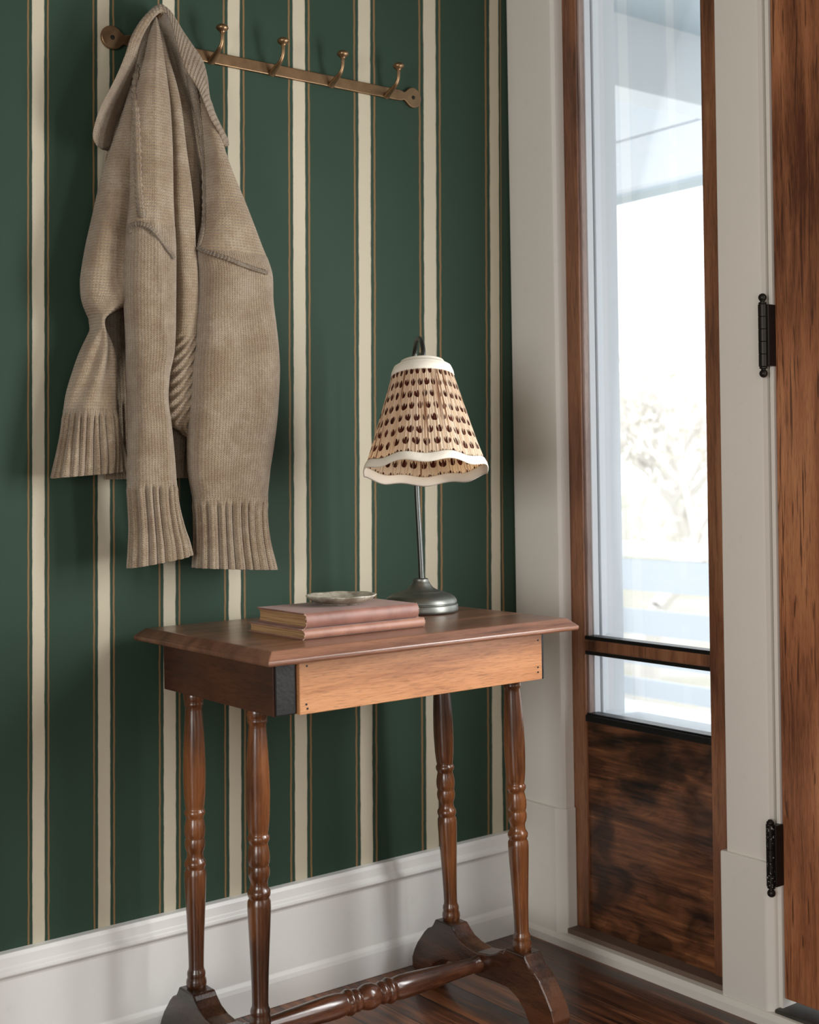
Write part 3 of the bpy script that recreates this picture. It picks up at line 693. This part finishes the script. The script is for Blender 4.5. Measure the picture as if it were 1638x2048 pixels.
def loft(name, rows, ya, yb, mat, parent, nv=150, nu=150, ribs=None, open_end=False, fold=None, skew=0, grow=0.0, seed=0, flat=.85, noise_amp=.0035):
    """rows: (pixel row, left, right, distance of the centre from the wall, half thickness)"""
    V, F, UV = [], [], []; vlen = 0; prevc = None; tots = []
    ys = [r[0] for r in rows]
    def at(y):
        for i in range(len(rows)-1):
            if y <= rows[i+1][0] or i == len(rows)-2:
                t = (y-rows[i][0])/(rows[i+1][0]-rows[i][0]); p1, p2 = rows[i], rows[i+1]; p0 = rows[max(i-1, 0)]; p3 = rows[min(i+2, len(rows)-1)]
                o = []
                for c in range(1, 5):
                    h = p2[0]-p1[0]; m1 = (p2[c]-p0[c])/(p2[0]-p0[0])*h if p2[0] != p0[0] else 0; m2 = (p3[c]-p1[c])/(p3[0]-p1[0])*h
                    o.append((2*t**3-3*t**2+1)*p1[c]+(t**3-2*t*t+t)*m1+(-2*t**3+3*t*t)*p2[c]+(t**3-t*t)*m2)
                return o
    steps = [(ya+(yb-ya)*j/nv, 1.0, 0.0) for j in range(nv+1)]
    if open_end: steps += [(yb+.6, .985, 0), (yb+.3, .955, 0), (yb-3, .90, 0), (yb-12, .86, 0), (yb-26, .80, 0)]
    for (y, scl, *_z) in steps:
        xl, xr, d, b = at(min(max(y, ys[0]), ys[-1])); xc = (xl+xr)/2
        c = P(xc, y, 1, -d); dep_ = (c-CAM).dot(fw); wd = max((xr-xl)/2, 1.0)*dep_/FPX
        b = b+grow; wd = wd+grow
        A = math.sqrt(max(wd*wd-(.61*b)**2, (.35*wd)**2))/.79
        if (A*.79)**2+(.61*b)**2 > wd*wd*1.02: b = math.sqrt(max(wd*wd-(A*.79)**2, 1e-8))/.61
        pl_ = []; K = 240
        for i in range(K+1):
            a = 2*PI*i/K-PI/2; ca, sa = math.cos(a), math.sin(a)
            pl_.append((A*math.copysign(abs(ca)**flat, ca), -b*math.copysign(abs(sa)**flat, sa)))
        cum = [0]
        for i in range(K): cum.append(cum[-1]+math.hypot(pl_[i+1][0]-pl_[i][0], pl_[i+1][1]-pl_[i][1]))
        tot = cum[-1]; idx = 0
        if prevc is not None: vlen += (c-prevc).length
        prevc = c.copy(); tots.append(tot)
        for i in range(nu+1):
            s_ = tot*i/nu
            while idx < K-1 and cum[idx+1] < s_: idx += 1
            f = (s_-cum[idx])/max(cum[idx+1]-cum[idx], 1e-9); px_ = pl_[idx][0]*(1-f)+pl_[idx+1][0]*f; py_ = pl_[idx][1]*(1-f)+pl_[idx+1][1]*f
            r_ = math.hypot(px_/max(A, 1e-6), py_/max(b, 1e-6)) or 1; nx, ny = px_/max(A, 1e-6)/r_, py_/max(b, 1e-6)/r_
            cosA = nx
            ln = math.hypot(nx, ny) or 1; disp = 0
            q = Vector((c.x+px_, c.y+py_, c.z))
            disp += noise_amp*noise.noise(Vector((q.x*14+seed, q.y*14, q.z*7)))*min(1, wd/.02)
            if fold: disp += fold(i/nu, y, cosA)
            if ribs:
                y0_, pitch, amp, nr = ribs; k_ = max(0, min(1, (y-y0_)/14.0))
                sss = abs(math.cos(PI*nr*i/nu + .35*math.sin(nr*i/nu*2.3+seed))); disp += k_*amp*(3.6*sss**.6-2.6)
            V.append(((c.x+(px_+nx*disp)*scl), min((c.y+(py_+ny*disp)*scl), -.004), c.z - skew*cosA*max(0, (y-(yb-60))/60)*dep_/FPX))
            UV.append((i/nu, vlen))
    n = len(steps); tm = sorted(tots)[len(tots)//2]; UV = [(a_*tm, b_) for a_, b_ in UV]
    for j in range(n-1):
        for i in range(nu): a = j*(nu+1)+i; F.append([a, a+1, a+nu+2, a+nu+1])
    return mk(name, V, F, mat, parent, True, UV)
# back of the garment, in shadow between the sleeves
loft('back_panel', [(22, 308, 330, .030, .008), (60, 285, 352, .030, .008), (120, 270, 376, .030, .009), (200, 252, 412, .030, .010), (300, 232, 440, .028, .013), (450, 215, 470, .026, .016), (620, 205, 470, .024, .013), (800, 215, 440, .022, .012), (905, 222, 420, .022, .012), (958, 226, 414, .022, .011)], 22, 957, K_rib, sw, ribs=(800, .011, .0018, 46), nu=260, seed=3)
# left front, ending in the ribbed hem that swings out to the left
FP = [(85, 284, 300, .045, .008), (150, 268, 300, .052, .014), (200, 254, 300, .055, .018), (250, 240, 302, .058, .022), (300, 224, 305, .060, .026), (350, 209, 305, .060, .028), (400, 198, 305, .060, .030), (450, 190, 303, .061, .031), (500, 182, 300, .062, .032), (560, 175, 292, .064, .034), (598, 172, 268, .066, .034), (622, 172, 232, .066, .032), (640, 174, 214, .064, .028), (662, 176, 216, .062, .026), (700, 167, 226, .060, .026), (745, 153, 228, .058, .028), (800, 136, 228, .056, .028), (860, 126, 236, .056, .028), (915, 119, 246, .054, .026), (950, 115, 250, .052, .024)]
def fp_fold(s, y, ca):
    return .006*math.sin(ca*5.2+y*.011)*max(0, min(1, (y-250)/200))*max(0, min(1, (640-y)/80)) + .004*math.sin(ca*7+y*.02)*max(0, min(1, (y-650)/60))
loft('front_panel', FP, 85, 822, K_side, sw, nu=200, fold=fp_fold, seed=11)
loft('hem', FP, 820, 949, K_rib, sw, nu=400, nv=60, ribs=(824, .011, .0022, 24), open_end=True, fold=fp_fold, grow=.0008, skew=-6, seed=11)
# long fold between the sleeves, with the diagonal ribbing at its lower edge
FC = [(52, 306, 322, .060, .008), (100, 312, 334, .068, .012), (200, 332, 360, .078, .014), (300, 340, 373, .084, .016), (400, 342, 385, .088, .018), (500, 346, 391, .090, .020), (600, 352, 397, .088, .020), (700, 345, 396, .084, .020), (760, 340, 396, .082, .019), (820, 338, 396, .080, .017), (845, 342, 396, .078, .015), (862, 360, 396, .077, .012), (878, 382, 396, .076, .007)]
def fc_fold(s, y, ca):
    x = 368+ca*26; k_ = max(0, min(1, (y-665)/25)); ph = (x*.828+y*.56)/12.5*2*PI
    return .0026*k_*math.cos(ph)
loft('front_fold', FC, 52, 878, K_side, sw, nu=220, nv=420, fold=fc_fold, seed=21, noise_amp=.002)
FD = [(70, 322, 336, .050, .008), (120, 334, 350, .052, .009), (200, 352, 374, .054, .010), (300, 366, 392, .056, .010), (400, 380, 402, .058, .010), (500, 386, 408, .056, .010), (620, 388, 414, .050, .010)]
loft('inner_fold', FD, 70, 618, K_side, sw, nu=120, seed=31, noise_amp=.002)
# sleeve hanging in the middle
SC = [(36, 303, 314, .072, .006), (60, 299, 319, .076, .010), (100, 292, 325, .084, .014), (150, 282, 331, .090, .018), (200, 273, 336, .094, .022), (300, 266, 341, .098, .026), (400, 264, 344, .100, .028), (450, 258, 346, .102, .029), (500, 256, 348, .104, .030), (600, 254, 348, .104, .032), (700, 257, 345, .104, .032), (750, 258, 336, .104, .031), (800, 259, 334, .104, .031), (850, 259, 341, .104, .032), (900, 259, 346, .104, .032), (950, 259, 349, .104, .032), (1000, 263, 351, .104, .030), (1050, 265, 360, .102, .029), (1090, 264, 370, .100, .029), (1124, 262, 376, .100, .029)]
def sc_fold(s, y, ca): return .0035*math.exp(-((ca-(-.15+.5*min(1, max(0, (y-450)/300))))/.16)**2)*(1 if y > 440 else .6)
loft('shoulder_panel', SC, 36, 462, K_side, sw, nu=160, fold=sc_fold, seed=41)
s1 = loft('sleeve', SC, 452, 966, K_down, sw, nu=160, fold=sc_fold, grow=.0006, skew=-0, seed=41)
loft('cuff', SC, 962, 1122, K_rib, s1, nu=380, nv=70, ribs=(966, .011, .0024, 17), open_end=True, fold=sc_fold, skew=-10, grow=.001, seed=41)
# right sleeve
SE = [(150, 372, 392, .066, .010), (200, 384, 420, .072, .016), (250, 395, 436, .080, .024), (300, 402, 450, .086, .030), (350, 406, 467, .090, .034), (400, 407, 487, .092, .037), (450, 405, 505, .094, .040), (490, 396, 519, .096, .042), (520, 395, 531, .098, .044), (550, 398, 539, .098, .045), (600, 397, 540, .098, .046), (650, 395, 546, .098, .047), (700, 394, 552, .098, .048), (740, 391, 555, .098, .048), (800, 391, 554, .098, .048), (850, 389, 551, .098, .047), (900, 387, 546, .096, .045), (950, 388, 539, .094, .042), (1000, 394, 531, .092, .038), (1030, 397, 528, .092, .037), (1080, 398, 532, .092, .037), (1130, 396, 544, .092, .038), (1142, 395, 547, .092, .038)]
def se_fold(s, y, ca): return .004*math.sin(ca*4.5+y*.006+1)*max(0, min(1, (y-500)/200))*max(0, min(1, (1000-y)/60))
loft('shoulder_panel', SE, 150, 522, K_side, sw, nu=180, seed=51)
s2 = loft('sleeve', SE, 512, 1000, K_down, sw, nu=180, fold=se_fold, grow=.0004, seed=51)
loft('cuff', SE, 994, 1137, K_rib, s2, nu=440, nv=70, ribs=(998, .011, .0026, 23), open_end=True, skew=7, grow=.0008, seed=51)
# raised seams
from mathutils.bvhtree import BVHTree
SW = {o.name: BVHTree.FromPolygons([v.co for v in o.data.vertices], [p.vertices for p in o.data.polygons]) for o in sc.objects if o.type == 'MESH' and (o.parent is sw or (o.parent and o.parent.parent is sw))}
def seam(px, r, seed, back=.010, lift=.3):
    """a raised seam laid along the knitted surface"""
    rnd = random.Random(seed); line = crv([tuple(map(float, p)) for p in px], 110); deps = []
    for x, y in line:
        d = ray(x, y); best = None
        for t in SW.values():
            h = t.ray_cast(CAM, d.normalized())
            if h[0] is not None and (best is None or h[3] < best): best = h[3]
        deps.append((best or 2.3)/d.length)
    deps = [sorted(deps[max(0, i-4):i+5])[len(deps[max(0, i-4):i+5])//2] for i in range(110)]
    deps = [sum(deps[max(0, i-4):i+5])/len(deps[max(0, i-4):i+5]) for i in range(110)]
    pts = [PD(x, y, dd-r*lift) for (x, y), dd in zip(line, deps)]
    rad = [r*(1+.20*math.sin(i*1.55)+rnd.uniform(-.08, .08))*(min(1, .3+i/6)*min(1, .3+(109-i)/6)) for i in range(110)]
    mb = MB(); mb.tube(pts, rad, 14, .8)
    uvs = [(.0028*(i % 14), .0030*(i//14)) for i in range(len(mb.v))]
    return mk('seam', mb.v, mb.f, K_down, sw, True, uvs)
seam([(273, 128), (271, 183), (273, 244), (275, 305), (277, 366), (281, 415), (284, 436)], .0066, 1)
seam([(259, 468), (262, 452), (280, 448), (300, 456), (316, 472), (331, 492), (342, 507), (348, 518)], .0052, 2)
seam([(389, 165), (395, 200), (402, 260), (407, 320), (409, 397), (408, 450), (403, 478), (397, 494)], .0052, 3)
seam([(396, 495), (405, 501), (425, 508), (451, 516), (475, 526), (497, 534), (518, 541), (536, 546)], .0052, 4)
# ribbed collar folded over the hook
CO = [(197, 297, 222, 303, .060, .022), (186, 277, 232, 289, .070, .020), (189, 250, 240, 262, .078, .020), (204, 208, 254, 218, .088, .024), (231, 156, 268, 168, .094, .040), (249, 113, 272, 123, .092, .072), (262, 74, 281, 84, .086, .084), (284, 38, 297, 51, .082, .086), (313, 11, 316, 28, .072, .084), (327, 11, 332, 28, .070, .084), (345, 27, 345, 58, .070, .092), (366, 61, 357, 101, .072, .098), (385, 89, 370, 137, .076, .104), (405, 119, 388, 165, .078, .108), (415, 153, 399, 184, .080, .112), (421, 198, 408, 206, .086, .112), (433, 231, 420, 236, .092, .112), (447, 260, 437, 266, .094, .110), (461, 286, 450, 297, .092, .106)]
CO = crv([tuple(map(float, c)) for c in CO], 420); V, UV, F = [], [], []; L = 0; pm = None; MW = 18
ring = []
for j, (ox, oy, ix, iy, do, di) in enumerate(CO):
    o_, i_ = P(ox, oy, 1, -do), P(ix, iy, 1, -di); mid = (o_+i_)/2
    if pm is not None: L += (mid-pm).length
    pm = mid.copy(); nrm = Vector((-.5, -.85, .1)).normalized(); wv = (o_-i_); wl = wv.length
    rib = .0011*math.cos(L/.0092*2*PI); th = .0042
    endt = min(1, j/8, (len(CO)-1-j)/8); endt = .45+.55*endt
    for q_ in range(2*MW):
        a = 2*PI*q_/(2*MW); ca, sa = math.cos(a), math.sin(a)
        wpos = math.copysign(abs(ca)**.6, ca); bow = .0045*(1-wpos*wpos)
        prof = abs(sa)**.6
        V.append(mid + wv*.5*wpos*endt + nrm*(bow + math.copysign(prof, sa)*(th+rib*(1 if prof > .5 else 0))))
        UV.append((wpos*wl*.5, L))
n = len(CO)
for j in range(n-1):
    for q_ in range(2*MW): q2 = (q_+1) % (2*MW); F.append([j*2*MW+q_, j*2*MW+q2, (j+1)*2*MW+q2, (j+1)*2*MW+q_])
F.append(list(range(2*MW))); F.append([(n-1)*2*MW+q_ for q_ in reversed(range(2*MW))])
mk('collar', V, F, K_rib, sw, True, UV)
